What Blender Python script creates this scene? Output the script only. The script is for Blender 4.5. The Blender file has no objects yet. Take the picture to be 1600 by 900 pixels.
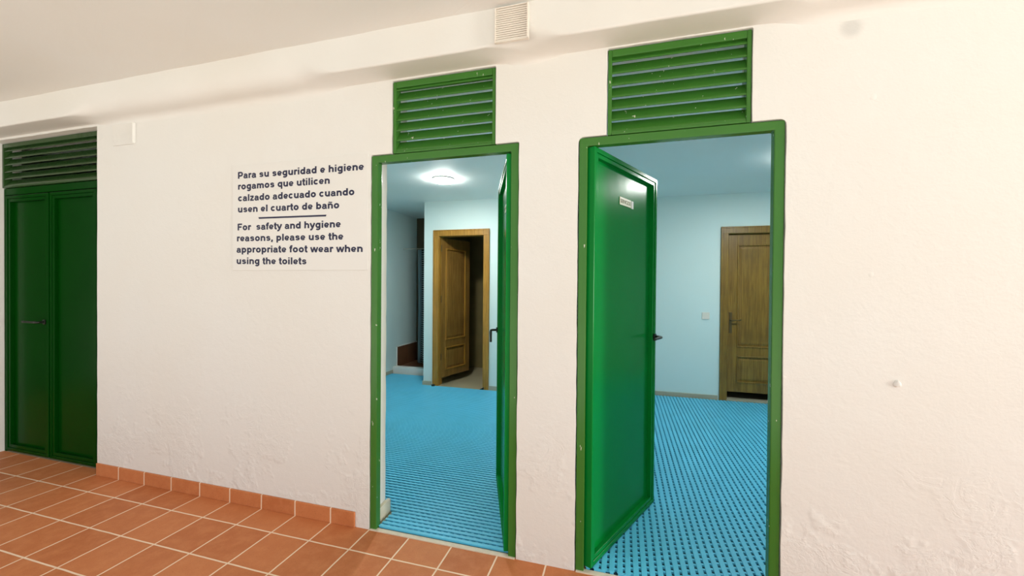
import bpy, bmesh, math, random
from mathutils import Vector, Matrix
random.seed(7)
C = bpy.context.scene.collection
SC = bpy.context.scene
PI = math.pi

# ------------------------------------------------------------------ camera
F_PX, YAW, PITCH, ROLL, DIST, EYE = 614.884, 0.271643, -0.008322, 0.008138, 1.93106, 1.4
cy, sy, cp, sp = math.cos(YAW), math.sin(YAW), math.cos(PITCH), math.sin(PITCH)
fwd = Vector((-sy * cp, cy * cp, sp)); right = Vector((cy, sy, 0)); up = right.cross(fwd)
cr, sr = math.cos(ROLL), math.sin(ROLL)
R_ = right * cr + up * sr
U_ = -right * sr + up * cr
cam_d = bpy.data.cameras.new('camera')
cam_d.sensor_width = 36.0
cam_d.lens = F_PX / 1600.0 * 36.0
cam_d.clip_start = 0.02
cam = bpy.data.objects.new('camera', cam_d); C.objects.link(cam)
cam.matrix_world = Matrix(((R_.x, U_.x, -fwd.x, 0), (R_.y, U_.y, -fwd.y, -DIST), (R_.z, U_.z, -fwd.z, EYE), (0, 0, 0, 1)))
SC.camera = cam

# ------------------------------------------------------------------ light and exposure
SC.view_settings.view_transform = 'Standard'
SC.view_settings.look = 'None'
SC.view_settings.exposure = 0.0
SC.view_settings.gamma = 1.0
SC.view_settings.use_curve_mapping = False
SKY = 0.95
DAY_END = 440.0          # daylight through the open end of the passage
LAMP_MEN, LAMP_WOMEN = 9.0, 17.0
world = bpy.data.worlds.new('overcast_sky'); SC.world = world
world.use_nodes = True
bg = world.node_tree.nodes['Background']
bg.inputs['Color'].default_value = (1.0, 0.985, 0.965, 1)
bg.inputs['Strength'].default_value = SKY
al = bpy.data.lights.new('daylight_at_passage_end', 'AREA')
al.shape = 'RECTANGLE'; al.size = 2.2; al.size_y = 1.0
al.energy = DAY_END; al.color = (1.0, 0.985, 0.92)
alo = bpy.data.objects.new('daylight_at_passage_end', al); C.objects.link(alo)
alo.location = (8.9, -1.80, 1.35)
alo.rotation_euler = (0, math.radians(90), 0)

sun = bpy.data.lights.new('sun', 'SUN'); sun.energy = 5.2; sun.angle = math.radians(0.6); sun.color = (1.0, 0.99, 0.93)
suno = bpy.data.objects.new('sun', sun); C.objects.link(suno)
suno.rotation_euler = (math.radians(-15), math.radians(-4), 0)      # high, from behind the building: only the added pale ground outside is sunlit


# ------------------------------------------------------------------ materials
def mat_new(name):
    m = bpy.data.materials.new(name); m.use_nodes = True
    nt = m.node_tree
    return m, nt, nt.nodes['Principled BSDF']


def N(nt, t, **kw):
    n = nt.nodes.new(t)
    for k, v in kw.items():
        setattr(n, k, v)
    return n


def srgb(r, g, b):
    f = lambda c: (c / 255 / 12.92) if c / 255 <= 0.04045 else ((c / 255 + 0.055) / 1.055) ** 2.4
    return (f(r), f(g), f(b), 1)


def math_n(nt, op, a, b=None, c=None):
    n = N(nt, 'ShaderNodeMath', operation=op)
    for i, v in enumerate((a, b, c)):
        if v is None: continue
        if isinstance(v, (int, float)): n.inputs[i].default_value = v
        else: nt.links.new(v, n.inputs[i])
    return n.outputs[0]


def mixc(nt, fac, a, b):
    n = N(nt, 'ShaderNodeMix', data_type='RGBA')
    for s, v in ((n.inputs[0], fac), (n.inputs[6], a), (n.inputs[7], b)):
        if isinstance(v, (int, float, tuple)): s.default_value = v
        else: nt.links.new(v, s)
    return n.outputs[2]


def coords(nt, scale=(1, 1, 1), obj=True):
    tc = N(nt, 'ShaderNodeNewGeometry').outputs['Position'] if not obj else N(nt, 'ShaderNodeTexCoord').outputs['Object']
    mp = N(nt, 'ShaderNodeMapping'); mp.inputs['Scale'].default_value = scale
    nt.links.new(tc, mp.inputs['Vector'])
    return mp.outputs[0]


def noise(nt, vec, scale, detail=3, rough=0.5, dist=0.0):
    n = N(nt, 'ShaderNodeTexNoise'); n.inputs['Scale'].default_value = scale
    n.inputs['Detail'].default_value = detail; n.inputs['Roughness'].default_value = rough
    n.inputs['Distortion'].default_value = dist
    nt.links.new(vec, n.inputs['Vector'])
    return n.outputs['Fac']


def ramp(nt, val, lo, hi, smooth=True):
    n = N(nt, 'ShaderNodeMapRange', interpolation_type='SMOOTHSTEP' if smooth else 'LINEAR')
    n.inputs['From Min'].default_value = lo; n.inputs['From Max'].default_value = hi
    nt.links.new(val, n.inputs['Value'])
    return n.outputs[0]


def bump(nt, bsdf, h, strength, dist):
    b = N(nt, 'ShaderNodeBump'); b.inputs['Strength'].default_value = strength
    b.inputs['Distance'].default_value = dist
    nt.links.new(h, b.inputs['Height']); nt.links.new(b.outputs[0], bsdf.inputs['Normal'])


def plain(name, col, rough=0.5, metal=0.0, var=0.06, nscale=12, bmp=0.0):
    m, nt, b = mat_new(name)
    v = coords(nt)
    n = noise(nt, v, nscale, 4)
    dark = tuple(c * (1 - var * 2) for c in col[:3]) + (1,)
    nt.links.new(mixc(nt, n, dark, tuple(min(1, c * (1 + var)) for c in col[:3]) + (1,)), b.inputs['Base Color'])
    b.inputs['Roughness'].default_value = rough; b.inputs['Metallic'].default_value = metal
    if bmp: bump(nt, b, noise(nt, v, nscale * 6, 3), bmp, 0.002)
    return m


def plaster(name, col, trowel=1.0, streak=False, patches=True, hollow_shade=None):
    m, nt, b = mat_new(name)
    v = coords(nt)
    fine = noise(nt, v, 95, 4, 0.6)
    mid = noise(nt, v, 17, 4, 0.55, 0.6)
    big = noise(nt, v, 2.3, 3)
    h = math_n(nt, 'ADD', math_n(nt, 'MULTIPLY', fine, 0.22), math_n(nt, 'MULTIPLY', mid, 0.55))
    h = math_n(nt, 'ADD', h, math_n(nt, 'MULTIPLY', big, 1.2))
    if streak:
        sv = coords(nt, (9, 60, 1)); rv = N(nt, 'ShaderNodeVectorRotate', rotation_type='Z_AXIS'); rv.inputs['Angle'].default_value = 0.5
        nt.links.new(coords(nt), rv.inputs['Vector'])
        mp = N(nt, 'ShaderNodeMapping'); mp.inputs['Scale'].default_value = (1.2, 14, 1); nt.links.new(rv.outputs[0], mp.inputs['Vector'])
        h = math_n(nt, 'ADD', h, math_n(nt, 'MULTIPLY', ramp(nt, noise(nt, mp.outputs[0], 0.9, 5, 0.6, 1.2), 0.52, 0.8), 0.6))
    if patches:
        sep = N(nt, 'ShaderNodeSeparateXYZ'); nt.links.new(v, sep.inputs[0])
        low = N(nt, 'ShaderNodeMapRange'); low.inputs['From Min'].default_value = 0.75; low.inputs['From Max'].default_value = 0.15
        nt.links.new(sep.outputs['Z'], low.inputs['Value'])
        pm = math_n(nt, 'MULTIPLY', ramp(nt, noise(nt, v, 2.6, 4, 0.6), 0.47, 0.56), low.outputs[0])
        flakes = ramp(nt, noise(nt, v, 7, 6, 0.62, 1.5), 0.47, 0.53)
        h = math_n(nt, 'ADD', h, math_n(nt, 'MULTIPLY', math_n(nt, 'MULTIPLY', flakes, pm), 1.5))
        h = math_n(nt, 'ADD', h, math_n(nt, 'MULTIPLY', math_n(nt, 'MULTIPLY', noise(nt, v, 45, 5, 0.6, 0.8), pm), 1.7))
        spots = ramp(nt, noise(nt, v, 8.5, 2), 0.73, 0.78)
        h = math_n(nt, 'ADD', h, math_n(nt, 'MULTIPLY', spots, 0.5))
    tint = mixc(nt, ramp(nt, noise(nt, v, 1.1, 3), 0.3, 0.7), tuple(c * k for c, k in zip(col[:3], (0.99, 0.975, 0.955))) + (1,), col)
    if hollow_shade:  # soft spot: shade of a shallow hollow, put into the colour
        dv = N(nt, 'ShaderNodeVectorMath', operation='DISTANCE'); nt.links.new(v, dv.inputs[0]); dv.inputs[1].default_value = hollow_shade
        tint = mixc(nt, ramp(nt, dv.outputs['Value'], 0.055, 0.015), tint, tuple(c * 0.82 for c in col[:3]) + (1,))
    nt.links.new(tint, b.inputs['Base Color'])
    b.inputs['Roughness'].default_value = 0.62
    b.inputs['Specular IOR Level'].default_value = 0.3
    bump(nt, b, h, 0.22 * trowel, 0.012)
    return m


def paint_green(name, chips=True, c1=(0.038, 0.155, 0.020, 1), c2=(0.052, 0.200, 0.028, 1), spec=0.38):
    m, nt, b = mat_new(name)
    v = coords(nt)
    base = mixc(nt, noise(nt, v, 3, 3), c1, c2)
    if chips:
        chip = ramp(nt, noise(nt, coords(nt, (1, 1, 0.35)), 42, 3, 0.6), 0.695, 0.705)
        base = mixc(nt, chip, base, (0.62, 0.66, 0.52, 1))
    nt.links.new(base, b.inputs['Base Color'])
    b.inputs['Roughness'].default_value = 0.22
    b.inputs['Specular IOR Level'].default_value = spec
    h = math_n(nt, 'ADD', math_n(nt, 'MULTIPLY', noise(nt, v, 9, 2), 1.0), math_n(nt, 'MULTIPLY', noise(nt, v, 140, 2), 0.12))
    bump(nt, b, h, 0.10, 0.006)
    return m


def terracotta(name, x0, y0, pitch, grout=0.008, vertical=False):
    m, nt, b = mat_new(name)
    pos = N(nt, 'ShaderNodeNewGeometry').outputs['Position']
    sep = N(nt, 'ShaderNodeSeparateXYZ'); nt.links.new(pos, sep.inputs[0])
    wob = math_n(nt, 'MULTIPLY', math_n(nt, 'SUBTRACT', noise(nt, pos, 9, 2), 0.5), 0.004)
    ax = math_n(nt, 'ADD', math_n(nt, 'DIVIDE', math_n(nt, 'ADD', math_n(nt, 'SUBTRACT', sep.outputs['X'], x0), wob), pitch), 100)
    ay = math_n(nt, 'ADD', math_n(nt, 'DIVIDE', math_n(nt, 'ADD', math_n(nt, 'SUBTRACT', sep.outputs['Y'], y0), wob), pitch), 100)
    def edge(a):
        fr = math_n(nt, 'FRACT', a)
        return math_n(nt, 'MULTIPLY', math_n(nt, 'MINIMUM', fr, math_n(nt, 'SUBTRACT', 1.0, fr)), pitch)
    d = edge(ax) if vertical else math_n(nt, 'MINIMUM', edge(ax), edge(ay))
    g = ramp(nt, d, grout * 0.45, grout * 0.62)
    comb = N(nt, 'ShaderNodeCombineXYZ')
    nt.links.new(math_n(nt, 'FLOOR', ax), comb.inputs[0])
    if not vertical: nt.links.new(math_n(nt, 'FLOOR', ay), comb.inputs[1])
    wn = N(nt, 'ShaderNodeTexWhiteNoise', noise_dimensions='3D'); nt.links.new(comb.outputs[0], wn.inputs['Vector'])
    mott = noise(nt, pos, 14, 5, 0.6)
    speck = noise(nt, pos, 160, 3, 0.6)
    t1 = mixc(nt, wn.outputs['Value'], (0.490, 0.155, 0.052, 1), (0.590, 0.210, 0.078, 1))
    t2 = mixc(nt, math_n(nt, 'MULTIPLY', ramp(nt, mott, 0.35, 0.75), 0.45), t1, (0.68, 0.28, 0.115, 1))
    t3 = mixc(nt, math_n(nt, 'MULTIPLY', ramp(nt, speck, 0.42, 0.3), 0.35), t2, (0.22, 0.07, 0.03, 1))
    nt.links.new(mixc(nt, g, (0.88, 0.68, 0.50, 1), t3), b.inputs['Base Color'])
    b.inputs['Roughness'].default_value = 0.55; b.inputs['Specular IOR Level'].default_value = 0.25
    h = math_n(nt, 'ADD', math_n(nt, 'MULTIPLY', g, 0.5), math_n(nt, 'MULTIPLY', mott, 0.35))
    bump(nt, b, h, 0.5, 0.004)
    return m


def wood(name, c1, c2, rough=0.38, horizontal=False):
    m, nt, b = mat_new(name)
    v = coords(nt, (1.5, 30, 30) if horizontal else (30, 30, 1.5))
    g = noise(nt, v, 1.6, 6, 0.62, 0.8)
    v2 = coords(nt, (3, 3, 2))
    blot = noise(nt, v2, 1.6, 3)
    col = mixc(nt, ramp(nt, g, 0.3, 0.72), c1, c2)
    col = mixc(nt, math_n(nt, 'MULTIPLY', ramp(nt, blot, 0.45, 0.7), 0.4), col, tuple(c * 0.62 for c in c1[:3]) + (1,))
    nt.links.new(col, b.inputs['Base Color'])
    b.inputs['Roughness'].default_value = rough
    bump(nt, b, g, 0.12, 0.002)
    return m


def emitter(name, col, s):
    m, nt, b = mat_new(name)
    b.inputs['Base Color'].default_value = (0.9, 0.9, 0.88, 1)
    b.inputs['Emission Color'].default_value = col
    b.inputs['Emission Strength'].default_value = s
    return m


JX, TP, GY = -3.40621, 0.25461, -0.1757
M = dict(
    wall=plaster('cream_plaster', (0.805, 0.805, 0.78, 1), 1.0, hollow_shade=(0.895, 0.0, 2.465)),
    ceil=plaster('cream_ceiling_plaster', (0.805, 0.805, 0.78, 1), 0.9, streak=True, patches=False),
    beam=plaster('cream_beam_plaster', (0.805, 0.805, 0.78, 1), 0.6, patches=False),
    room=plaster('whitish_wall_aqua_light', (0.69, 0.84, 0.835, 1), 0.25, patches=False),  # whitish walls; the aqua cast of the light is put into the colour
    roomceil=plaster('whitish_ceiling_aqua_light', (0.86, 0.92, 0.91, 1), 0.2, patches=False),  # aqua light in the colour, made paler since little light reaches the ceiling
    green=paint_green('green_gloss_paint'),
    greenleaf=paint_green('green_gloss_door_paint', chips=False, c1=(0.001, 0.185, 0.026, 1), c2=(0.002, 0.225, 0.033, 1), spec=0.12),
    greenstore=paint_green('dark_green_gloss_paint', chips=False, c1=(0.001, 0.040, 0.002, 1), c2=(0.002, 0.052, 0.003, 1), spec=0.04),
    greenolive=paint_green('dark_olive_green_paint', chips=False, c1=(0.020, 0.060, 0.014, 1), c2=(0.030, 0.080, 0.020, 1), spec=0.4),  # darker olive green for the left vent
    tile=terracotta('terracotta_tiles', JX, GY, TP),
    skirt=terracotta('terracotta_skirting_tiles', JX, 0, TP, vertical=True),
    brown=plain('brown_shower_tile', (0.18, 0.075, 0.036, 1), 0.3, var=0.15, nscale=5),
    darktile=plain('olive_brown_tile', (0.10, 0.07, 0.035, 1), 0.4, var=0.2, nscale=4),
    mat_=plain('blue_pvc', (0.115, 0.600, 0.880, 1), 0.42, var=0.06, nscale=5),
    under=plain('dark_blue_slot_shade', (0.006, 0.035, 0.06, 1), 0.8),  # shade between the mat bars, put into colour
    beige=plain('beige_floor_tile', (0.42, 0.37, 0.24, 1), 0.35, var=0.08, nscale=3),
    base=plain('grey_beige_skirting', (0.46, 0.44, 0.34, 1), 0.4, var=0.08),
    white=plain('white_paint', (0.82, 0.82, 0.79, 1), 0.45, var=0.03),
    cream=plain('cream_threshold', (0.74, 0.66, 0.52, 1), 0.5, var=0.1, nscale=30),
    signp=plain('cream_sign_board', (0.80, 0.795, 0.765, 1), 0.45, var=0.015, nscale=3),
    ink=plain('navy_lettering', (0.012, 0.014, 0.055, 1), 0.5, var=0.02),
    plastic=plain('cream_plastic', (0.84, 0.78, 0.70, 1), 0.4, var=0.02),
    black=plain('black_plastic', (0.012, 0.016, 0.012, 1), 0.28, var=0.1),
    steel=plain('dull_steel', (0.35, 0.36, 0.33, 1), 0.35, metal=0.9),
    bronze=plain('bronze_handle', (0.16, 0.11, 0.05, 1), 0.35, metal=0.7),
    woodo=wood('oak_door', (0.20, 0.098, 0.018, 1), (0.36, 0.19, 0.045, 1)),
    woodt=wood('oak_trim', (0.31, 0.145, 0.016, 1), (0.50, 0.255, 0.040, 1)),
    woodd=wood('weathered_oak_door', (0.175, 0.088, 0.009, 1), (0.31, 0.175, 0.024, 1)),
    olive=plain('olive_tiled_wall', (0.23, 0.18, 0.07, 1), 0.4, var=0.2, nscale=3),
    dark=plain('unlit_store_plaster', (0.30, 0.29, 0.27, 1), 0.8),
    plate=plain('cream_enamel_plate', (0.80, 0.80, 0.60, 1), 0.35, var=0.02),
    plink=plain('olive_plate_lettering', (0.20, 0.17, 0.05, 1), 0.5),
    lamp=emitter('lamp_diffuser', (1.0, 0.99, 0.93, 1), 165.0),
    lampb=emitter('lamp_diffuser_dimmer', (1.0, 0.99, 0.93, 1), 110.0),
    endwall=plain('dark_unseen_end_wall', (0.09, 0.085, 0.06, 1), 0.8, nscale=3),  # unseen wall, darkened so the double door reflects little light
    ground=plain('pale_bounce_ground', (0.70, 0.66, 0.60, 1), 0.7, nscale=3),  # unseen ground, pale to bounce light onto ceiling and soffit
)


def curtain_mat():
    m, nt, b = mat_new('grey_blue_curtain')
    uv = N(nt, 'ShaderNodeUVMap').outputs[0]
    sep = N(nt, 'ShaderNodeSeparateXYZ'); nt.links.new(uv, sep.inputs[0])
    u = math_n(nt, 'MULTIPLY', sep.outputs[0], 10.0)
    band = math_n(nt, 'GREATER_THAN', math_n(nt, 'FRACT', math_n(nt, 'ADD', u, 0.35)), 0.66)
    dots = math_n(nt, 'GREATER_THAN', math_n(nt, 'FRACT', math_n(nt, 'MULTIPLY', sep.outputs[1], 52.0)), 0.62)
    c = mixc(nt, band, (0.19, 0.255, 0.275, 1), mixc(nt, dots, (0.02, 0.028, 0.03, 1), (0.35, 0.42, 0.43, 1)))
    nt.links.new(c, b.inputs['Base Color']); b.inputs['Roughness'].default_value = 0.75
    return m


M['curtain'] = curtain_mat()


# ------------------------------------------------------------------ mesh helpers
class MB:
    def __init__(s): s.bm = bmesh.new()

    def box(s, a, b, mi=0):
        x0, x1 = sorted((a[0], b[0])); y0, y1 = sorted((a[1], b[1])); z0, z1 = sorted((a[2], b[2]))
        v = [s.bm.verts.new(p) for p in ((x0, y0, z0), (x1, y0, z0), (x1, y1, z0), (x0, y1, z0), (x0, y0, z1), (x1, y0, z1), (x1, y1, z1), (x0, y1, z1))]
        for f in ((0, 3, 2, 1), (4, 5, 6, 7), (0, 1, 5, 4), (1, 2, 6, 5), (2, 3, 7, 6), (3, 0, 4, 7)):
            s.bm.faces.new([v[i] for i in f]).material_index = mi
        return s

    def prism(s, poly, axis, a, b, mi=0):
        """poly: list of 2D points; extruded along axis 'x','y','z' from a to b"""
        def P(p, t): return {'x': (t, p[0], p[1]), 'y': (p[0], t, p[1]), 'z': (p[0], p[1], t)}[axis]
        va = [s.bm.verts.new(P(p, a)) for p in poly]; vb = [s.bm.verts.new(P(p, b)) for p in poly]
        n = len(poly)
        fs = [s.bm.faces.new(va), s.bm.faces.new(vb[::-1])]
        for i in range(n):
            fs.append(s.bm.faces.new((va[i], vb[i], vb[(i + 1) % n], va[(i + 1) % n])))
        for f in fs: f.material_index = mi
        return s

    def cyl(s, c, r, a, b, axis='z', n=24, r2=None, mi=0):
        r2 = r if r2 is None else r2
        def P(ang, rr, t):
            u, w = rr * math.cos(ang), rr * math.sin(ang)
            return {'x': (t, c[0] + u, c[1] + w), 'y': (c[0] + u, t, c[1] + w), 'z': (c[0] + u, c[1] + w, t)}[axis]
        va = [s.bm.verts.new(P(2 * PI * i / n, r, a)) for i in range(n)]
        vb = [s.bm.verts.new(P(2 * PI * i / n, r2, b)) for i in range(n)]
        fs = [s.bm.faces.new(va), s.bm.faces.new(vb[::-1])]
        for i in range(n):
            fs.append(s.bm.faces.new((va[i], vb[i], vb[(i + 1) % n], va[(i + 1) % n])))
        for f in fs: f.material_index = mi
        return s

    def tube(s, pts, r, n=10, mi=0):
        rings = []
        P = [Vector(p) for p in pts]
        for i, p in enumerate(P):
            d = (P[min(i + 1, len(P) - 1)] - P[max(i - 1, 0)]).normalized()
            ref = Vector((0, 0, 1)) if abs(d.z) < 0.9 else Vector((1, 0, 0))
            a = d.cross(ref).normalized(); b = d.cross(a)
            rr = r[i] if isinstance(r, (list, tuple)) else r
            rings.append([s.bm.verts.new(p + (a * math.cos(2 * PI * k / n) + b * math.sin(2 * PI * k / n)) * rr) for k in range(n)])
        for i in range(len(rings) - 1):
            for k in range(n):
                s.bm.faces.new((rings[i][k], rings[i][(k + 1) % n], rings[i + 1][(k + 1) % n], rings[i + 1][k])).material_index = mi
        s.bm.faces.new(rings[0][::-1]).material_index = mi; s.bm.faces.new(rings[-1]).material_index = mi
        return s

    def panel(s, x0, x1, z0, z1, y0, y1, rim, mi=0):
        """raised bevelled field facing -y: flat at y1 inside, slopes to y0 at the rim"""
        o = [(x0, y0, z0), (x1, y0, z0), (x1, y0, z1), (x0, y0, z1)]
        i = [(x0 + rim, y1, z0 + rim), (x1 - rim, y1, z0 + rim), (x1 - rim, y1, z1 - rim), (x0 + rim, y1, z1 - rim)]
        vo = [s.bm.verts.new(p) for p in o]; vi = [s.bm.verts.new(p) for p in i]
        s.bm.faces.new(vi).material_index = mi
        for k in range(4):
            s.bm.faces.new((vo[k], vo[(k + 1) % 4], vi[(k + 1) % 4], vi[k])).material_index = mi
        return s

    def build(s, name, mats, parent=None, bevel=0.0, smooth=False, loc=None, rotz=None, seg=2):
        me = bpy.data.meshes.new(name)
        bmesh.ops.recalc_face_normals(s.bm, faces=s.bm.faces)
        s.bm.to_mesh(me); s.bm.free()
        for m in (mats if isinstance(mats, (list, tuple)) else [mats]): me.materials.append(m)
        o = bpy.data.objects.new(name, me); C.objects.link(o)
        if parent: o.parent = parent
        if loc: o.location = loc
        if rotz is not None: o.rotation_euler = (0, 0, rotz)
        if smooth:
            for p in me.polygons: p.use_smooth = True
        if bevel:
            b = o.modifiers.new('bevel', 'BEVEL'); b.width = bevel; b.segments = seg; b.limit_method = 'ANGLE'; b.angle_limit = math.radians(40)
            b.harden_normals = False
        return o


def tag(o, label=None, cat=None, group=None, kind=None):
    if label: o['label'] = label
    if cat: o['category'] = cat
    if group: o['group'] = group
    if kind: o['kind'] = kind
    return o


def thing(name, label, cat, loc=(0, 0, 0), rotz=0, group=None, kind=None):
    o = bpy.data.objects.new(name, None); C.objects.link(o)
    o.empty_display_size = 0.1
    o.location = loc; o.rotation_euler = (0, 0, rotz)
    return tag(o, label, cat, group, kind)


def struct(name, mb, mats, label, cat, bevel=0.0, smooth=False):
    return tag(mb.build(name, mats, None, bevel, smooth), label, cat, kind='structure')


def text_mesh(body, size, offset=0.0, extrude=0.0004):
    cu = bpy.data.curves.new('text', 'FONT'); cu.body = body; cu.size = size; cu.offset = offset; cu.extrude = extrude
    cu.resolution_u = 4
    o = bpy.data.objects.new('text', cu); C.objects.link(o)
    dg = bpy.context.evaluated_depsgraph_get(); dg.update()
    me = bpy.data.meshes.new_from_object(o.evaluated_get(dg))
    bpy.data.objects.remove(o); bpy.data.curves.remove(cu)
    return me


def mesh_obj(name, me, mat, parent=None):
    me.name = name; me.materials.clear(); me.materials.append(mat)
    o = bpy.data.objects.new(name, me); C.objects.link(o)
    if parent: o.parent = parent
    return o


# ------------------------------------------------------------------ bold grotesque lettering drawn stroke by stroke (cap height 1)
def arc(cx, cy, rx, ry, a0, a1, n=12):
    return [(cx + rx * math.cos(math.radians(a0 + (a1 - a0) * i / n)), cy + ry * math.sin(math.radians(a0 + (a1 - a0) * i / n))) for i in range(n + 1)]


SW = 0.232
XH = 0.73
_b = SW / 2
_t = XH - _b + 0.012            # centre line at the top of round lower-case letters
_o = _b - 0.012
_m, _r = (_t + _o) / 2, (_t - _o) / 2
BOWL = lambda cx, rx=0.245: arc(cx, _m, rx, _r, 0, 360, 28)
def hump(x0, x1):                # arch of n, m, h
    return [(x0, 0.40)] + arc((x0 + x1) / 2, _t - 0.19, (x1 - x0) / 2, 0.19, 165, 0, 12) + [(x1, 0)]
NH = hump(0.19, 0.67)
GLYPHS = {
    'P': [[(0.20, 0), (0.20, 1.0)], [(0.20, 0.91)] + arc(0.52, 0.66, 0.25, 0.25, 90, -90, 14) + [(0.20, 0.41)]],
    'F': [[(0.20, 0), (0.20, 1.0)], [(0.20, 0.915), (0.80, 0.915)], [(0.20, 0.50), (0.72, 0.50)]],
    'a': [[(0.13, 0.51)] + arc(0.37, _t - 0.16, 0.22, 0.16, 160, 0, 12) + [(0.59, 0.20), (0.66, 0.0)],
          [(0.59, 0.41), (0.40, 0.375)] + arc(0.30, 0.215, 0.165, 0.145, 100, 270, 12) + [(0.42, 0.085), (0.58, 0.19)]],
    'b': [[(0.19, 0), (0.19, 1.0)], BOWL(0.435)],
    'c': [arc(0.40, _m, 0.25, _r, 42, 318, 22)],
    'd': [[(0.66, 0), (0.66, 1.0)], BOWL(0.415)],
    'e': [[(0.15, 0.345), (0.63, 0.345)], arc(0.39, _m, 0.245, _r, -4, 322, 26)],
    'f': [[(0.22, 0), (0.22, 0.78)] + arc(0.36, 0.80, 0.14, 0.125, 180, 80, 8) + [(0.47, 0.92)], [(0.02, 0.66), (0.43, 0.66)]],
    'g': [[(0.66, 0.73), (0.66, -0.02)] + arc(0.41, -0.03, 0.25, 0.175, 0, -150, 12), BOWL(0.415)],
    'h': [[(0.19, 0), (0.19, 1.0)], NH],
    'i': [[(0.194, 0), (0.194, XH)], [(0.194, 0.845), (0.194, 1.0)]],
    'l': [[(0.194, 0), (0.194, 1.0)]],
    'm': [[(0.19, 0), (0.19, XH)], hump(0.19, 0.62), hump(0.62, 1.05)],
    'n': [[(0.19, 0), (0.19, XH)], NH],
    'o': [BOWL(0.427, 0.255)],
    'p': [[(0.19, -0.28), (0.19, XH)], BOWL(0.435)],
    'q': [[(0.66, -0.28), (0.66, XH)], BOWL(0.415)],
    'r': [[(0.19, 0), (0.19, XH)], [(0.19, 0.42)] + arc(0.40, _t - 0.19, 0.21, 0.19, 165, 70, 8) + [(0.53, 0.635)]],
    's': [[(0.62, 0.52)] + arc(0.385, _t - 0.135, 0.21, 0.135, 20, 180, 10) + [(0.20, 0.45), (0.33, 0.39), (0.47, 0.345), (0.585, 0.28)] + arc(0.385, _o + 0.135, 0.22, 0.135, 20, -165, 12)],
    't': [[(0.22, 0.97), (0.22, 0.22)] + arc(0.35, 0.205, 0.13, 0.125, 180, 270, 8) + [(0.45, 0.085)], [(0.02, 0.66), (0.44, 0.66)]],
    'u': [[(0.19, XH)] + arc(0.42, _o + 0.19, 0.23, 0.19, 180, 330, 12) + [(0.66, 0.33)], [(0.66, XH), (0.66, 0)]],
    'w': [[(0.08, XH), (0.31, 0)], [(0.31, 0), (0.545, XH)], [(0.545, XH), (0.78, 0)], [(0.78, 0), (1.01, XH)]],
    'y': [[(0.08, XH), (0.40, 0.05)], [(0.70, XH), (0.40, 0.02), (0.30, -0.17), (0.20, -0.205), (0.08, -0.195)]],
    'z': [[(0.06, 0.65), (0.60, 0.65)], [(0.56, 0.64), (0.12, 0.09)], [(0.06, 0.08), (0.63, 0.08)]],
    'ñ': [[(0.19, 0), (0.19, XH)], NH, [(0.19, 0.845), (0.26, 0.905), (0.36, 0.90), (0.48, 0.855), (0.58, 0.86), (0.65, 0.93)]],
    ',': [[(0.195, 0.185), (0.195, 0.02), (0.12, -0.17)]],
}
ADV = {k: v / 716 for k, v in dict(a=556, b=611, c=556, d=611, e=556, f=333, g=611, h=611, i=278, l=278, m=889, n=611, o=611, p=611, q=611, r=389, s=556, t=333,
                                   u=611, w=778, y=556, z=500, P=667, F=611).items()}
ADV.update({'ñ': 611 / 716, ',': 278 / 716, ' ': 278 / 716})


def stroke_text(body):
    """flat lettering in x/y, cap height 1, as one mesh"""
    verts, faces = [], []
    x = 0.0
    for ch in body:
        for st in GLYPHS.get(ch, []):
            w = SW * (0.62 if ch == 'ñ' and min(p[1] for p in st) > 0.8 else 0.84 if ch in 'eas' else 0.92 if ch in 'wz' else 1.0) / 2
            P = [Vector((p[0] + x, p[1])) for p in st]
            closed = (P[0] - P[-1]).length < 1e-4
            if closed: P = P[:-1]
            n = len(P); k0 = len(verts)
            for i in range(n):
                a = P[i - 1] if (i > 0 or closed) else None
                b = P[(i + 1) % n] if (i < n - 1 or closed) else None
                d1 = (P[i] - a).normalized() if a is not None else None
                d2 = (b - P[i]).normalized() if b is not None else None
                if d1 is None: d1 = d2
                if d2 is None: d2 = d1
                d = (d1 + d2)
                d = d.normalized() if d.length > 1e-5 else d1
                nn = Vector((-d.y, d.x)); ck = max(0.55, d.dot(d1))
                verts += [tuple(P[i] + nn * w / ck) + (0.0,), tuple(P[i] - nn * w / ck) + (0.0,)]
            for i in range(n if closed else n - 1):
                j = (i + 1) % n
                faces.append((k0 + 2 * i, k0 + 2 * i + 1, k0 + 2 * j + 1, k0 + 2 * j))
        x += ADV[ch]
    me = bpy.data.meshes.new('text_line'); me.from_pydata(verts, [], faces)
    return me


# ================================================================== THE SETTING
WT = 0.16                     # wall thickness
# ---- facade wall with its three doorways (each topped by a narrower vent hole)
def wobbly(pts, step=0.07, amp=0.0016):
    out = []
    for i in range(len(pts) - 1):
        a, b = Vector(pts[i]), Vector(pts[i + 1])
        n = max(1, int((b - a).length / step)) if abs(b[0] - a[0]) < 1.4 else 1
        for k in range(n):
            p = a.lerp(b, k / n)
            out.append((p[0] + (random.uniform(-amp, amp) if k else 0), p[1] + (random.uniform(-amp, amp) if k else 0)))
    out.append(pts[-1])
    return out


def rounded(p, prev, nxt, r, n=4):
    p, a, b = Vector(p), Vector(prev), Vector(nxt)
    a = p + (a - p).normalized() * r; b = p + (b - p).normalized() * r
    return [tuple(a.lerp(p, t).lerp(p.lerp(b, t), t)) for t in [k / n for k in range(n + 1)]]


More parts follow.
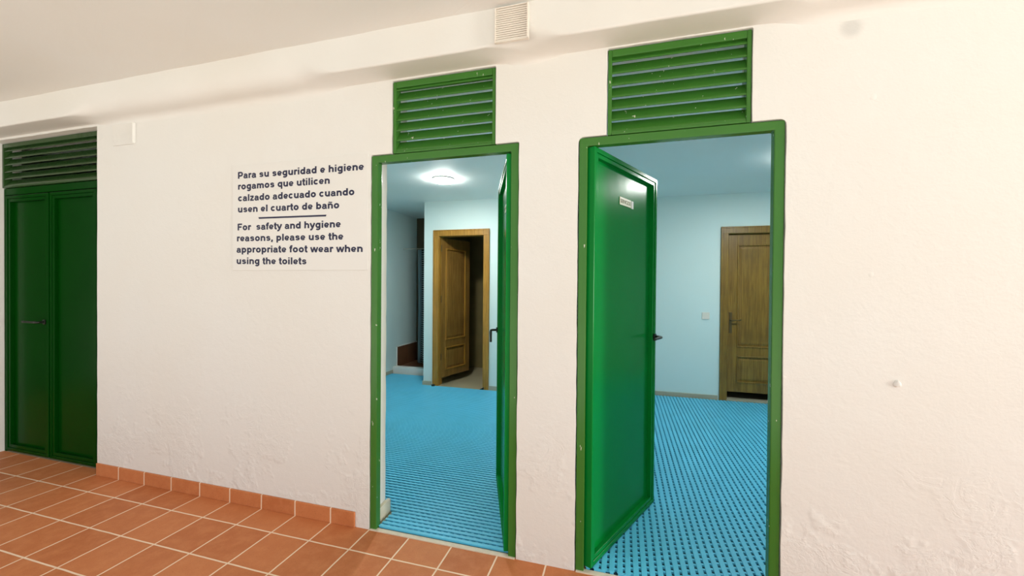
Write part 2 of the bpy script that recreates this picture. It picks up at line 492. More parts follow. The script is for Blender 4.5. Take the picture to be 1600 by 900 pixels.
HOLE_L = (-4.88, -3.643, 2.515)
HOLE_M = (-1.372, -0.506, 2.124, -1.238, -0.632, 2.523)
HOLE_R = (-0.209, 0.670, 2.118, -0.076, 0.540, 2.525)
outl = [(-7, 0), (HOLE_L[0], 0), (HOLE_L[0], HOLE_L[2]), (HOLE_L[1], HOLE_L[2]), (HOLE_L[1], 0)]
radii = {}
for H, rr in ((HOLE_M, 0.010), (HOLE_R, 0.030)):
    x0, x1, zt, v0, v1, vt = H
    base = [(x0, 0), (x0, zt), (v0, zt), (v0, vt), (v1, vt), (v1, zt), (x1, zt), (x1, 0)]
    for p in base: outl.append(p)
    radii[(x0, zt)] = rr; radii[(x1, zt)] = rr; radii[(v0, vt)] = 0.008; radii[(v1, vt)] = 0.008
outl += [(9, 0), (9, 2.71), (-7, 2.71)]
pts = []
for i, p in enumerate(outl):
    if p in radii: pts += rounded(p, outl[i - 1], outl[(i + 1) % len(outl)], radii[p])
    else: pts.append(p)
pts = wobbly(pts)
cu = bpy.data.curves.new('outline', 'CURVE'); cu.dimensions = '2D'; cu.fill_mode = 'BOTH'; cu.extrude = WT / 2
spl = cu.splines.new('POLY'); spl.points.add(len(pts) - 1); spl.use_cyclic_u = True
for q, p in zip(spl.points, pts): q.co = (p[0], p[1], 0, 1)
to = bpy.data.objects.new('outline', cu); C.objects.link(to)
dg = bpy.context.evaluated_depsgraph_get(); dg.update()
me = bpy.data.meshes.new_from_object(to.evaluated_get(dg))
bpy.data.objects.remove(to); bpy.data.curves.remove(cu)
for v in me.vertices:
    u, w, t = v.co; v.co = (u, t + WT / 2, w)
bm = bmesh.new(); bm.from_mesh(me); bmesh.ops.remove_doubles(bm, verts=bm.verts, dist=1e-5)
bmesh.ops.recalc_face_normals(bm, faces=bm.faces); bm.to_mesh(me); bm.free()
for p in me.polygons: p.use_smooth = False
wall = mesh_obj('wall_front', me, M['wall'])
tag(wall, 'cream plastered passage wall with three green doorways', 'wall', kind='structure')

# ---- passage: floor, ceiling, beam, far ends
struct('floor', MB().box((-7, -1.70, -0.12), (9, 0.058, 0)), M['tile'], 'terracotta tiled floor of the passage', 'floor')
struct('ceiling', MB().box((-7, -1.75, 2.71), (9, WT, 2.85)), M['ceil'], 'cream plastered passage ceiling with trowel streaks', 'ceiling')
struct('wall_left', MB().box((-7.15, -1.7, 0), (-7, WT, 2.71)), M['endwall'], 'unseen end wall of the passage, kept dark for the door reflection', 'wall')
struct('ground', MB().box((-30, -30, -0.3), (30, -1.70, -0.02)).box((9, -1.70, -0.3), (30, 30, -0.02)), M['ground'], 'unseen pale ground added to bounce light into the passage', 'ground')

# beam along the wall head; sharp soffit over each doorway, plastered into a cove elsewhere
bm = bmesh.new()
rows = []
xs = [-7 + 0.06 * i for i in range(int(16 / 0.06) + 1)] + [9]
def sharp(x):
    k = 0.0
    for a, b, sf in ((-4.95, -3.70, 0.30), (-1.50, -0.66, 0.28), (-0.25, 0.58, 0.25)):
        if a <= x <= b: d = 0
        else: d = min(abs(x - a), abs(x - b))
        k = max(k, 1 - min(1, d / sf))
    return k * k * (3 - 2 * k)
for x in xs:
    k = sharp(x)
    w = 0.0015 * math.sin(x * 7.3) + 0.001 * math.sin(x * 17.1)
    yb, zb, zw = -0.15 + w, 2.530 + w, 2.532
    rr = 0.012 * k + 0.13 * (1 - k)           # roundness of the lower edge
    prof = [(yb, 2.712), (yb, zb + rr)]
    A, B_, D = Vector((yb, zb + rr)), Vector((yb, zb)), Vector((yb + min(rr, 0.146), zb))
    if k < 1: D = Vector((yb + min(rr, 0.10), zb + 0.004))
    for t in [i / 8 for i in range(1, 9)]:
        q = A.lerp(B_, t).lerp(B_.lerp(D, t), t); prof.append(tuple(q))
    cove = 0.05 * (1 - k)
    E0 = Vector(prof[-1]); E1 = Vector((0.001, zw)); E2 = Vector((0.001, zw - cove))
    for t in [i / 6 for i in range(1, 7)]:
        q = E0.lerp(E1, t).lerp(E1.lerp(E2, t), t); prof.append(tuple(q))
    rows.append([bm.verts.new((x, p[0], p[1])) for p in prof])
for a, b in zip(rows, rows[1:]):
    for i in range(len(a) - 1):
        f = bm.faces.new((a[i], a[i + 1], b[i + 1], b[i])); f.smooth = True
me = bpy.data.meshes.new('trim_1'); bmesh.ops.recalc_face_normals(bm, faces=bm.faces); bm.to_mesh(me); bm.free()
beam = mesh_obj('trim_1', me, M['beam'])
es = beam.modifiers.new('split', 'EDGE_SPLIT'); es.split_angle = math.radians(50)
tag(beam, 'cream plastered beam running along the top of the wall', 'beam', kind='structure')

# terracotta skirting between store door and toilet door, plaster return at its right end
struct('baseboard_front', MB().box((-3.640, -0.010, 0), (-1.462, 0.0, 0.088)), M['skirt'], 'terracotta tile skirting under the notice', 'skirting', bevel=0.003)
# thresholds
struct('trim_2', MB().box((-1.366, -0.006, -0.02), (-0.512, 0.022, 0.006)), M['cream'], 'cream threshold strip of the middle doorway', 'threshold', bevel=0.002)
struct('trim_3', MB().box((-0.203, -0.006, -0.02), (0.662, 0.022, 0.006)), M['cream'], 'cream threshold strip of the right doorway', 'threshold', bevel=0.002)

# ---- rooms behind
RC = 2.53
XL, XP0, XP1, XR = -3.42, -0.42, -0.32, 3.3
YM, YRB, YEND = 2.98, 3.39, 4.45
struct('floor', MB().box((-5.4, 0.058, -0.12), (XR + 0.1, YEND + 0.1, 0)), M['beige'], 'beige tiled floor of the toilet rooms', 'floor')
struct('ceiling', MB().box((-5.4, WT, RC), (XR + 0.1, YEND + 0.1, RC + 0.12)), M['roomceil'], 'aqua-lit whitish ceiling of the toilet rooms', 'ceiling')
struct('wall_left', MB().box((XL - 0.1, WT, 0), (XL, YEND, RC)), M['room'], 'aqua-lit whitish left wall of the middle room', 'wall')
struct('wall_partition', MB().box((XP0, WT, 0), (XP1, YEND, RC)), M['room'], 'aqua-lit whitish partition between the two toilet rooms', 'wall')
struct('wall_right', MB().box((XR, WT, 0), (XR + 0.1, YEND, RC)), M['room'], 'aqua-lit whitish right wall of the right room', 'wall')
# middle back wall with doorway
MX0, MX1, MZ = -2.415, -1.745, 2.065
AX = -2.63
struct('wall_back', MB().box((AX, YM, 0), (MX0, YM + 0.1, RC)).box((MX1, YM, 0), (XP0, YM + 0.1, RC)).box((MX0, YM, MZ), (MX1, YM + 0.1, RC)),
       M['room'], 'aqua-lit whitish back wall of the middle room around the open wooden door', 'wall')
struct('wall_alcove', MB().box((AX, YM + 0.1, 0), (AX + 0.1, YEND, RC)), M['room'], 'aqua-lit whitish side wall of the shower alcove', 'wall')
struct('wall_shower', MB().box((XL, 4.19, 0), (AX, 4.29, RC)), M['darktile'], 'brown tiled back wall of the shower', 'wall')
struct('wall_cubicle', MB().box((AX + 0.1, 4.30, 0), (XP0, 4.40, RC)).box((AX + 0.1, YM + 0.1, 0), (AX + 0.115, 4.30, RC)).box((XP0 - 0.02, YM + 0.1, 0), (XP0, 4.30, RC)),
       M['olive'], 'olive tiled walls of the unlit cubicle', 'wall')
# right back wall with doorway
RX0, RX1, RZ = 1.232, 1.965, 2.055
struct('wall_back', MB().box((XP1, YRB, 0), (RX0, YRB + 0.1, RC)).box((RX1, YRB, 0), (XR, YRB + 0.1, RC)).box((RX0, YRB, RZ), (RX1, YRB + 0.1, RC)),
       M['room'], 'aqua-lit whitish back wall of the right room with closed wooden door', 'wall')
struct('wall_cubicle', MB().box((XP1, 4.35, 0), (XR, YEND, RC)).box((0.9, YRB + 0.1, 0), (1.0, 4.35, RC)).box((2.2, YRB + 0.1, 0), (2.3, 4.35, RC)), M['dark'], 'unlit closet walls behind the closed wooden door', 'wall')
# unlit store behind the double door
struct('wall_store', MB().box((-5.4, WT, 0), (-5.3, 1.4, RC)).box((-5.3, 1.3, 0), (XL - 0.1, 1.4, RC)), M['dark'], 'plaster walls of the unlit store', 'wall')
# skirtings in the rooms
bs = 0.064
struct('baseboard_left', MB().box((XL, WT, 0), (XL + 0.012, 3.46, bs)), M['base'], 'grey beige skirting on the left wall of the middle room', 'skirting', bevel=0.003)
struct('baseboard_back', MB().box((AX - 0.012, YM - 0.012, 0), (-2.505, YM, bs)).box((-1.68, YM - 0.012, 0), (XP0, YM, bs)).box((AX - 0.012, YM, 0), (AX, 3.46, bs)),
       M['base'], 'grey beige skirting at the back of the middle room', 'skirting', bevel=0.003)
struct('baseboard_back', MB().box((XP1, YRB - 0.012, 0), (1.145, YRB, bs)).box((2.06, YRB - 0.012, 0), (XR, YRB, bs)), M['base'], 'grey beige skirting at the back of the right room', 'skirting', bevel=0.003)
struct('baseboard_reveal', MB().box((-1.372, 0.05, 0), (-1.350, 0.185, 0.085)), M['cream'], 'cream skirting piece at the foot of the middle door reveal', 'skirting', bevel=0.003)
# shower step, tray and wall tiles
struct('trim_4', MB().box((XL, 3.46, 0), (AX, 3.56, 0.112)), M['white'], 'white curb in front of the shower', 'curb', bevel=0.006)
struct('floor', MB().box((XL, 3.56, 0), (AX, 4.19, 0.085)), M['brown'], 'brown tiled shower floor', 'floor')
mb = MB()
for a, b in ((3.575, 3.868), (3.874, 4.188)): mb.box((XL, a, 0.086), (XL + 0.012, b, 0.40))
struct('trim_5', mb, M['brown'], 'two brown tiles low on the shower side wall', 'tile', bevel=0.002)
struct('trim_6', MB().box((XL, 3.565, 0.112), (XL + 0.016, 3.574, 0.412)).box((XL, 3.565, 0.40), (XL + 0.016, 4.188, 0.412)), M['white'], 'white edge strip around the low shower tiles', 'trim')


# ================================================================== GREEN METAL DOORS
def metal_frame(x0, x1, zt, w, root, y0=0.004):
    mb = MB()
    mb.prism([(x0, 0), (x0, zt), (x1, zt), (x1, 0), (x1 - w, 0), (x1 - w, zt - w), (x0 + w, zt - w), (x0 + w, 0)], 'y', y0, y0 + 0.042)
    return mb.build('door_frame', M['green'], root, bevel=0.004)


def metal_leaf(w, z0, z1, s, root, loc, rotz, stile=0.045, th=0.042, paint='greenleaf'):
    """s=+1: leaf runs towards +x from the hinge, -1 towards -x; outer face at y=0"""
    mb = MB()
    X = lambda u: s * u
    # outer tube frame
    mb.box((X(0), 0, z0), (X(0.024), th, z1)); mb.box((X(w - 0.024), 0, z0), (X(w), th, z1))
    mb.box((X(0.024), 0, z1 - 0.024), (X(w - 0.024), th, z1)); mb.box((X(0.024), 0, z0), (X(w - 0.024), th, z0 + 0.024))
    leaf = mb.build('door_leaf', M[paint], root, bevel=0.003, loc=loc, rotz=rotz)
    # inner bead set 5 mm back
    mb = MB(); b0, b1 = 0.0245, stile
    mb.box((X(b0), 0.005, z0 + b0), (X(b1), th - 0.004, z1 - b0)); mb.box((X(w - b1), 0.005, z0 + b0), (X(w - b0), th - 0.004, z1 - b0))
    mb.box((X(b1), 0.005, z1 - b1), (X(w - b1), th - 0.004, z1 - b0)); mb.box((X(b1), 0.005, z0 + b0), (X(w - b1), th - 0.004, z0 + b1))
    mb.build('bead', M[paint], leaf, bevel=0.0025)
    mb = MB(); mb.box((X(stile - 0.004), th - 0.013, z0 + stile - 0.004), (X(w - stile + 0.004), th - 0.009, z1 - stile + 0.004))
    mb.build('panel', M[paint], leaf)
    return leaf


def lever(leaf, x, z, s, droop=0.0, length=0.115):
    mb = MB()
    mb.cyl((x, z), 0.019, 0.0, -0.008, 'y', 20)
    mb.build('handle_rose', M['black'], leaf, bevel=0.001)
    mb = MB()
    p = [(x, 0, z), (x, -0.034, z), (x, -0.043, z - 0.002)]
    n = 6
    for k in range(1, n + 1):
        t = k / n
        p.append((x - s * length * math.cos(droop) * t, -0.046, z - length * math.sin(droop) * t))
    mb.tube(p, [0.008, 0.008, 0.009] + [0.0095, 0.009, 0.0085, 0.008, 0.0078, 0.0075], 12)
    h = mb.build('handle', M['black'], leaf, smooth=True)
    return h


def sign_plate(leaf, xa, xb, z, s, th):
    """cream plate with SERVICIOS and a small white tab beside it, on the recessed panel"""
    y = th - 0.0135
    mb = MB().box((xa, y - 0.003, z - 0.0215), (xb, y, z + 0.0215))
    mb.build('sign_plate', [M['plate']], leaf, bevel=0.0008)
    me = text_mesh('SERVICIOS', 0.030, 0.0006)
    wmin = min(v.co.x for v in me.vertices); wmax = max(v.co.x for v in me.vertices)
    a, b = min(xa, xb) + 0.007, max(xa, xb) - 0.007
    k = (b - a) / (wmax - wmin)
    for v in me.vertices: v.co = (a + (v.co.x - wmin) * k, y - 0.0034 - v.co.z * 0.5, z - 0.010 + v.co.y)
    mesh_obj('sign_lettering', me, M['plink'], leaf)
    mb = MB().box((max(xa, xb) + 0.008, y - 0.003, z - 0.024), (max(xa, xb) + 0.034, y, z + 0.0205))
    mb.build('sign_tab', M['white'], leaf, bevel=0.0008)


def vent(x0, x1, z0, z1, label, first, y=0.006, n=7, pitch=0.0555, stile=0.018, top=0.034, paint='green'):
    root = thing('louvre_vent', label, 'vent', ((x0 + x1) / 2, y, z0))
    w = (x1 - x0) / 2; h = z1 - z0
    mb = MB()
    mb.box((-w, 0, 0), (-w + stile, 0.05, h)); mb.box((w - stile, 0, 0), (w, 0.05, h))
    mb.box((-w + stile, 0, h - top), (w - stile, 0.05, h)); mb.box((-w + stile, 0, 0), (w - stile, 0.05, 0.012))
    mb.build('vent_frame', M[paint], root, bevel=0.003)
    mb = MB()
    for i in range(n):
        zl = first - pitch * i - z0
        t = 0.0035
        hz = min(0.0605, h - zl - 0.002)
        mb.prism([(0.004, zl), (0.004, zl + 0.005), (0.007, zl + 0.011), (0.040, zl + hz), (0.044, zl + hz - 0.002), (0.011, zl + 0.008), (0.008, zl)], 'x', -w + stile, w - stile)
    mb.build('louvre_slats', M[paint], root)
    return root


# --- door_1: double store door on the left
d1 = thing('door_1', 'closed green metal double door at the left end of the wall', 'door', (-4.26, 0, 0), kind='structure')
YD = 0.058
mb = MB()
mb.box((-4.877 + 4.26, YD + 0.002, 0), (-4.861 + 4.26, YD + 0.045, 2.150)); mb.box((-3.76 + 4.26, YD + 0.002, 0), (-3.646 + 4.26, YD + 0.045, 2.150))
mb.box((-4.861 + 4.26, YD + 0.002, 2.096), (-3.76 + 4.26, YD + 0.045, 2.150))
mb.build('door_frame', M['greenstore'], d1, bevel=0.003)
l1 = metal_leaf(0.535, 0.012, 2.090, 1, d1, (-4.857 + 4.26, YD, 0), 0, stile=0.05, th=0.040, paint='greenstore')
l2 = metal_leaf(0.541, 0.012, 2.090, -1, d1, (-3.763 + 4.26, YD, 0), 0, stile=0.05, th=0.040, paint='greenstore')
mb = MB().box((0.528, -0.006, 0.02), (0.556, -0.0005, 2.085)); mb.build('meeting_strip', M['greenstore'], l1, bevel=0.002)
lever(l1, 0.50, 1.078, 1, 0.0, 0.17)
MB().box((0.44, 0.024, 1.064), (0.475, 0.0265, 1.092)).build('lock_plate', M['steel'], l1, bevel=0.001)
vent(-4.876, -3.647, 2.153, 2.511, 'wide green louvre vent above the closed double door', 2.448, y=0.05, pitch=0.0565, n=6, paint='greenolive')

# --- door_2: middle doorway, leaf swung far into the room
d2 = thing('door_2', 'narrow looking green metal door swung open in the middle doorway', 'door', (-0.939, 0, 0), kind='structure')
metal_frame(-1.368 + 0.939, -0.510 + 0.939, 2.120, 0.040, d2)
TH = 0.042
l3 = metal_leaf(0.785, 0.022, 2.072, -1, d2, (-0.573 + 0.939, 0.006, 0), -math.radians(69.2))
lever(l3, -0.762, 1.08, -1, math.radians(76), 0.085)
sign_plate(l3, -0.47, -0.33, 1.869, -1, TH)
vent(-1.234, -0.636, 2.124, 2.519, 'narrower green louvre vent above the middle doorway', 2.470)

# --- door_3: right doorway, leaf opened into the room
d3 = thing('door_3', 'green metal door with small cream sign standing open in the right doorway', 'door', (0.2305, 0, 0), kind='structure')
metal_frame(-0.205 - 0.2305, 0.666 - 0.2305, 2.114, 0.040, d3)
l4 = metal_leaf(0.798, 0.022, 2.072, 1, d3, (-0.130 - 0.2305, 0.004, 0), math.radians(64.6))
lever(l4, 0.776, 1.08, 1, 0.03, 0.12)
sign_plate(l4, 0.325, 0.468, 1.868, 1, TH)
vent(-0.072, 0.536, 2.118, 2.521, 'broader green louvre vent above the right doorway', 2.463)


# ================================================================== WOODEN DOORS
def casing(x0, x1, zt, y, root, m, w=0.082, z0=0.0):
    """flat moulded casing facing -y round an opening plus a thin jamb lining"""
    mb = MB()
    mb.box((x0 - w + 0.012, y - 0.020, z0), (x0 + 0.012, y - 0.001, zt - 0.012)); mb.box((x1 - 0.012, y - 0.020, z0), (x1 + w - 0.012, y - 0.001, zt - 0.012))
    mb.box((x0 - w + 0.012, y - 0.020, zt - 0.012), (x1 + w - 0.012, y - 0.001, zt + w - 0.012))
    mb.box((x0 - w + 0.012, y - 0.026, z0), (x0 - w + 0.030, y - 0.020, zt + w - 0.012)); mb.box((x1 + w - 0.030, y - 0.026, z0), (x1 + w - 0.012, y - 0.020, zt + w - 0.012))
    mb.box((x0 - w + 0.030, y - 0.026, zt + w - 0.030), (x1 + w - 0.030, y - 0.020, zt + w - 0.012))
    mb.build('door_casing', m, root, bevel=0.003)
    mb = MB()
    mb.box((x0 + 0.001, y + 0.0, z0), (x0 + 0.018, y + 0.099, zt - 0.001)); mb.box((x1 - 0.018, y + 0.0, z0), (x1 - 0.001, y + 0.099, zt - 0.001))
    mb.box((x0 + 0.018, y + 0.0, zt - 0.018), (x1 - 0.018, y + 0.099, zt - 0.001))
    mb.build('door_jamb', m, root, bevel=0.002)


def wood_leaf(w, z0, z1, root, loc, rotz, m, p1, p2, side=0.10):
    """leaf runs to +x from its hinge; outer face y=0, two fielded panels"""
    th = 0.035
    mb = MB()
    mb.box((0, 0, z0), (side, th, z1)); mb.box((w - side, 0, z0), (w, th, z1))
    for a, b in ((z0, p2[0]), (p2[1], p1[0]), (p1[1], z1)): mb.box((side, 0, a), (w - side, th, b))
    leaf = mb.build('door_leaf', m, root, bevel=0.0015, loc=loc, rotz=rotz)
    for p in (p1, p2):
        mb = MB()
        a, b, c, d = side, w - side, p[0], p[1]
        mb.box((a - 0.001, 0.014, c - 0.001), (b + 0.001, th - 0.006, d + 0.001))
        mb.panel(a + 0.022, b - 0.022, c + 0.022, d - 0.022, 0.0139, 0.005, 0.03)
        mb.build('panel', m, leaf)
        mb = MB(); t = 0.015
        mb.box((a, -0.008, c), (a + t, 0.0135, d)); mb.box((b - t, -0.008, c), (b, 0.0135, d))
        mb.box((a + t, -0.008, c), (b - t, 0.0135, c + t)); mb.box((a + t, -0.008, d - t), (b - t, 0.0135, d))
        mb.build('moulding', M['woodt'] if m is M['woodo'] else m, leaf, bevel=0.003)
    return leaf


d4 = thing('door_4', 'oak door half open into the unlit cubicle of the middle room', 'door', (-2.08, YM, 0), kind='structure')
casing(MX0 + 2.08, MX1 + 2.08, MZ, 0, d4, M['woodt'])
l5 = wood_leaf(0.625, 0.105, 2.04, d4, (MX0 + 0.020 + 2.08, 0.045, 0), math.radians(73), M['woodo'], (0.62, 1.90), (0.20, 0.52), side=0.095)
mb = MB()
for z in (0.35, 1.15, 1.85): mb.cyl((0.004, -0.004), 0.007, z, z + 0.09, 'z', 12)
mb.build('hinge', M['bronze'], l5)

d5 = thing('door_5', 'closed weathered wooden door with dark gap below in the right room', 'door', (1.5985, YRB, 0), kind='structure')
casing(RX0 - 1.5985, RX1 - 1.5985, RZ, 0, d5, M['woodd'])
l6 = wood_leaf(RX1 - RX0 - 0.040, 0.112, RZ - 0.022, d5, (RX0 + 0.020 - 1.5985, 0.040, 0), 0, M['woodd'], (0.66, 1.91), (0.225, 0.555), side=0.105)
mb = MB().box((0.018, -0.006, 0.83), (0.052, 0.0, 1.085)); mb.build('handle_plate', M['bronze'], l6, bevel=0.003)
mb = MB().tube([(0.035, 0, 0.985), (0.035, -0.04, 0.985), (0.040, -0.047, 0.985), (0.075, -0.05, 0.992), (0.115, -0.048, 0.990), (0.145, -0.045, 0.998)], [0.008, 0.008, 0.009, 0.008, 0.007, 0.006], 10)
mb.build('handle', M['bronze'], l6, smooth=True)
struct('trim_7', MB().box((RX0 + 0.002, YRB - 0.02, 0), (RX1 - 0.002, YRB + 0.10, 0.026)), M['base'], 'grey stone threshold under the closed wooden door', 'threshold', bevel=0.003)
struct('trim_8', MB().box((MX0 + 0.002, YM - 0.02, 0), (MX1 - 0.002, YM + 0.10, 0.012)), M['beige'], 'beige threshold under the open wooden door', 'threshold', bevel=0.003)


# ================================================================== THINGS
# --- notice board on the wall
sg = thing('notice_board', 'cream notice with navy Spanish and English text left of the middle doorway', 'sign', (-1.88, 0, 1.80))
mb = MB().box((-2.375 + 1.88, -0.0040, 1.476 - 1.80), (-1.386 + 1.88, -0.0005, 2.135 - 1.80))
mb.build('board', M['signp'], sg, bevel=0.0012)
LINES = [('Para su seguridad e higiene', -2.332, 2.0525, -1.414, 2.0440), ('rogamos que utilicen', -2.331, 1.9835, -1.644, 1.980),
         ('calzado adecuado cuando', -2.331, 1.9105, -1.476, 1.905), ('usen el cuarto de baño', -2.331, 1.840, -1.578, 1.834),
         ('For  safety and hygiene', -2.334, 1.728, -1.567, 1.724), ('reasons, please use the', -2.339, 1.659, -1.549, 1.652),
         ('appropriate foot wear when', -2.342, 1.588, -1.419, 1.579), ('using the toilets', -2.341, 1.516, -1.807, 1.511)]
for body, xa, za, xb, zb in LINES:
    me = stroke_text(body)
    wmin = min(v.co.x for v in me.vertices); wmax = max(v.co.x for v in me.vertices)
    k = (xb - xa) / (wmax - wmin)
    for v in me.vertices:
        t = (v.co.x - wmin) / (wmax - wmin)
        v.co = (xa + (v.co.x - wmin) * k + 1.88, -0.0043 - 0.00001 * (v.index % 7), za + (zb - za) * t + v.co.y * 0.0415 - 1.80)
    o = mesh_obj('text_line', me, M['ink'], sg)
    so = o.modifiers.new('film', 'SOLIDIFY'); so.thickness = 0.0004; so.offset = 1
mb = MB().prism([(-2.169 + 1.88, 1.8045 - 1.80), (-2.164 + 1.88, 1.7945 - 1.80), (-1.670 + 1.88, 1.7905 - 1.80), (-1.666 + 1.88, 1.8005 - 1.80)], 'y', -0.0050, -0.0040)
mb.build('divider_line', M['ink'], sg)

# --- vent grille on the beam
vg = thing('vent_grille', 'small square cream vent grille on the beam between the doorways', 'vent', (-0.505, -0.151, 2.615))
mb = MB()
mb.box((-0.082, -0.004, -0.081), (0.082, 0, 0.081))
mb.box((-0.082, -0.016, -0.081), (-0.076, -0.004, 0.081)); mb.box((0.074, -0.020, -0.081), (0.082, -0.004, 0.081))
mb.box((-0.076, -0.016, -0.081), (0.074, -0.004, -0.077)); mb.box((-0.076, -0.016, 0.077), (0.074, -0.004, 0.081))
mb.build('grille_frame', M['plastic'], vg, bevel=0.001)
mb = MB()
for i in range(15):
    z = -0.075 + i * 0.0101
    mb.prism([(-0.0135, z), (-0.0125, z + 0.0072), (-0.0055, z + 0.0078), (-0.0055, z)], 'x', -0.0755, 0.0735)
mb.build('grille_slats', M['plastic'], vg)

# --- flat box cover on the wall beside the left vent
jb = thing('junction_box', 'flat cream cover box high on the wall beside the double door', 'box', (-3.362, 0, 2.428))
MB().box((-0.108, -0.007, -0.073), (0.108, -0.0005, 0.073)).build('cover', M['wall'], jb, bevel=0.002)
MB().box((0.1085, -0.020, -0.070), (0.1125, -0.0005, 0.068)).build('cover_lit_edge', M['white'], jb, bevel=0.001)  # white strip painted in for the side that catches the light

# --- lumps of plaster on the right-hand wall
bm = bmesh.new(); bmesh.ops.create_icosphere(bm, subdivisions=2, radius=0.014)
for v in bm.verts: v.co.y *= 0.5; v.co *= 1 + 0.15 * math.sin(v.co.x * 300 + v.co.z * 170)
mb = MB(); mb.bm.free(); mb.bm = bm
lump = mb.build('plaster_lump', M['wall'], smooth=True, loc=(1.068, -0.002, 1.015))
tag(lump, 'small plaster lump on the bare wall right of the right doorway', 'lump', kind='structure')


# --- duckboard mats
def duckboard(regions, row_axis, row_p, dash_p, label, start):
    """regions: rectangles (x0,x1,y0,y1) of one mat; bars run along row_axis, short bridges leave dashed slots between them"""
    gap, h, z0, uc = 0.0113, 0.014, 0.003, 0.0045
    verts, faces = [], []
    def P(a, c, z): return (a, c, z) if row_axis == 'x' else (c, a, z)
    br = dash_p * 0.36
    bw = row_p - gap
    R = [((r[0], r[1]), (r[2], r[3])) if row_axis == 'x' else ((r[2], r[3]), (r[0], r[1])) for r in regions]
    lo = min(r[1][0] for r in R); hi = max(r[1][1] for r in R)
    n = int((hi - lo) / row_p)
    def spans(c):
        sp = sorted(r[0] for r in R if r[1][0] <= c <= r[1][1])
        out = []
        for a, b in sp:
            if out and a <= out[-1][1] + 1e-4: out[-1] = (out[-1][0], max(b, out[-1][1]))
            else: out.append((a, b))
        return out
    for i in range(n):
        c0 = lo + i * row_p; c1 = c0 + bw
        for a0, a1 in spans(c0 + row_p / 2):
            prof = [(c0 + uc, z0), (c0 + uc, z0 + h - 0.0030), (c0, z0 + h - 0.0028), (c0 + 0.0014, z0 + h), (c1 - 0.0014, z0 + h), (c1, z0 + h - 0.0028), (c1 - uc, z0 + h - 0.0030), (c1 - uc, z0)]
            k = len(verts)
            for a in (a0, a1): verts += [P(a, c, z) for c, z in prof]
            faces += [(k + j, k + j + 1, k + 9 + j, k + 8 + j) for j in range(7)] + [tuple(range(k, k + 8)), tuple(range(k + 15, k + 7, -1))]
            if i == n - 1: continue
            off = start + (i * 0.37 % 1.0) * dash_p
            q = math.ceil((a0 - off - br) / dash_p)
            while True:
                s0 = max(a0, off + q * dash_p); s1 = min(off + q * dash_p + br, a1); q += 1
                if s0 >= a1 - 0.001: break
                if s1 <= s0 + 0.001: continue
                k = len(verts)
                zt = z0 + h - (0.0060 if row_axis == 'x' else 0.0036)
                verts += [P(a, c, z) for a in (s0, s1) for c in (c1 - uc - 0.0004, c1 + gap + uc + 0.0004) for z in (z0, zt)]
                faces += [(k + 1, k + 3, k + 7, k + 5), (k, k + 1, k + 5, k + 4), (k + 2, k + 3, k + 7, k + 6), (k, k + 2, k + 3, k + 1), (k + 4, k + 6, k + 7, k + 5)]
    nb = len(faces)
    for x0, x1, y0, y1 in regions:          # thin dark film added as shade in the slots
        k = len(verts); u0, u1, w0, w1 = x0 + 0.003, x1 - 0.003, y0 + 0.002, y1 - 0.002
        verts += [(a, b, z) for z in (0.0005, 0.0025) for a, b in ((u0, w0), (u1, w0), (u1, w1), (u0, w1))]
        faces += [(k, k + 3, k + 2, k + 1), (k + 4, k + 5, k + 6, k + 7), (k, k + 1, k + 5, k + 4), (k + 1, k + 2, k + 6, k + 5), (k + 2, k + 3, k + 7, k + 6), (k + 3, k, k + 4, k + 7)]
    me = bpy.data.meshes.new('duckboard_mat'); me.from_pydata(verts, [], faces)
    me.materials.append(M['mat_']); me.materials.append(M['under'])
    for p in me.polygons:
        if p.index >= nb: p.material_index = 1
    bm = bmesh.new(); bm.from_mesh(me); bmesh.ops.recalc_face_normals(bm, faces=bm.faces); bm.to_mesh(me); bm.free()
    o = bpy.data.objects.new('duckboard_mat', me); C.objects.link(o)
    return tag(o, label, 'mat')


duckboard([(-1.325, -0.515, 0.024, 0.194), (XL + 0.02, XP0 - 0.01, 0.194, YM - 0.025), (XL + 0.02, AX - 0.02, YM - 0.025, 3.452)],
          'x', 0.0315, 0.0386, 'blue slotted duckboard mat with crosswise rows covering the middle room', -1.325)
duckboard([(-0.160, 0.620, 0.024, 0.194), (XP1 + 0.01, 3.2, 0.194, YRB - 0.035)],
          'y', 0.0378, 0.0380, 'blue slotted duckboard mat with lengthwise rows covering the right room', 0.024)


# --- ceiling lamps
def ceiling_lamp(x, y, label, watt, col, dm='lamp'):
    r = thing('ceiling_lamp', label, 'lamp', (x, y, RC))
    MB().cyl((0, 0), 0.116, 0.0, -0.016, 'z', 48, r2=0.115).build('lamp_rim', M['white'], r, bevel=0.003)
    mb = MB(); mb.cyl((0, 0), 0.113, -0.0161, -0.036, 'z', 48, r2=0.104)
    mb.build('diffuser', M[dm], r, bevel=0.003)
    L = bpy.data.lights.new('lamp_light', 'AREA'); L.shape = 'DISK'; L.size = 0.19; L.energy = watt; L.color = col
    o = bpy.data.objects.new('lamp_light', L); C.objects.link(o); o.parent = r; o.location = (0, 0, -0.040)


ceiling_lamp(-1.85, 1.935, 'round white ceiling lamp glowing in the middle room', LAMP_MEN, (0.94, 1.0, 0.97))
ceiling_lamp(1.50, 1.93, 'round white ceiling lamp of the right room out of view behind the wall', LAMP_WOMEN, (0.94, 1.0, 0.97), 'lampb')

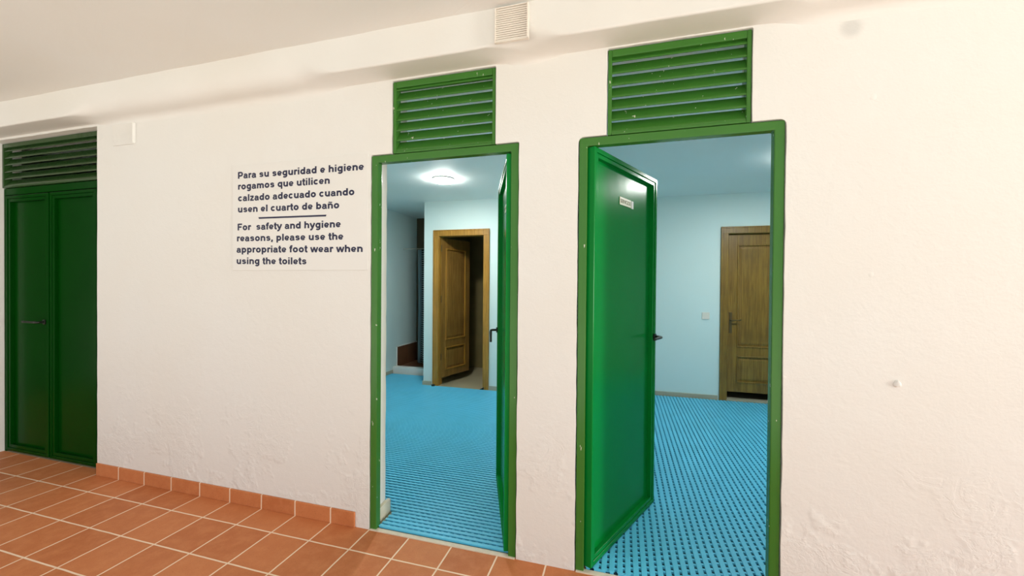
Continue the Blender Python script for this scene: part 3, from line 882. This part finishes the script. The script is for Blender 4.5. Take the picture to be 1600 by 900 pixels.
# --- light switch
sw = thing('light_switch', 'small square light switch beside the closed wooden door', 'switch', (1.003, YRB, 1.035))
MB().box((-0.042, -0.010, -0.042), (0.042, -0.0005, 0.042)).build('switch_plate', M['plastic'], sw, bevel=0.002)
MB().prism([(-0.0105, -0.026), (-0.0105, 0.026), (-0.014, 0.026), (-0.0115, -0.026)], 'x', -0.026, 0.026).build('rocker', M['plastic'], sw, bevel=0.001)

# --- door wedge and added block for the rotten casing foot of the open wooden door
mb = MB().prism([(-1.800, 0.0125), (-1.735, 0.0125), (-1.735, 0.048)], 'y', YM - 0.045, YM - 0.022)
tag(mb.build('door_wedge', M['black']), 'small black wedge at the right foot of the open wooden door', 'wedge')
mb = MB().cyl((-2.455, YM - 0.055), 0.026, 0.0, 0.040, 'z', 20, r2=0.022)
tag(mb.build('casing_foot', M['black'], bevel=0.004), 'dark round block added for the rotten left casing foot of the open wooden door', 'casing foot')

# --- shower curtain and rod
rod = MB().cyl((3.75, 1.965), 0.0045, XL + 0.001, AX - 0.001, 'x', 12).build('curtain_rod', M['base'], smooth=False)
tag(rod, 'thin white rod across the shower alcove carrying the curtain', 'rod')
bm = bmesh.new(); uvl = bm.loops.layers.uv.new('UVMap')
nx, nz = 90, 12
x0, x1, zt, zb = -3.155, -2.66, 1.948, 0.135
grid = []
for j in range(nz + 1):
    v = j / nz; rowv = []
    for i in range(nx + 1):
        u = i / nx
        amp = 0.028 + 0.010 * v
        x = x0 + (x1 - x0) * u + 0.006 * math.sin(9 * u + 2 * v)
        y = 3.75 + amp * math.sin(u * 2 * PI * 7.5 + 0.5 * math.sin(3 * v)) + 0.008 * math.sin(u * 41)
        rowv.append(bm.verts.new((x, y, zt + (zb - zt) * v)))
    grid.append(rowv)
for j in range(nz):
    for i in range(nx):
        f = bm.faces.new((grid[j][i], grid[j + 1][i], grid[j + 1][i + 1], grid[j][i + 1])); f.smooth = True
        for l, (a, b) in zip(f.loops, ((i, j), (i, j + 1), (i + 1, j + 1), (i + 1, j))): l[uvl].uv = (a / nx, b / nz)
me = bpy.data.meshes.new('shower_curtain'); bm.to_mesh(me); bm.free()
cur = mesh_obj('shower_curtain', me, M['curtain'])
sd = cur.modifiers.new('thick', 'SOLIDIFY'); sd.thickness = 0.002
tag(cur, 'grey blue shower curtain with dark dotted bands hanging in the alcove', 'curtain')
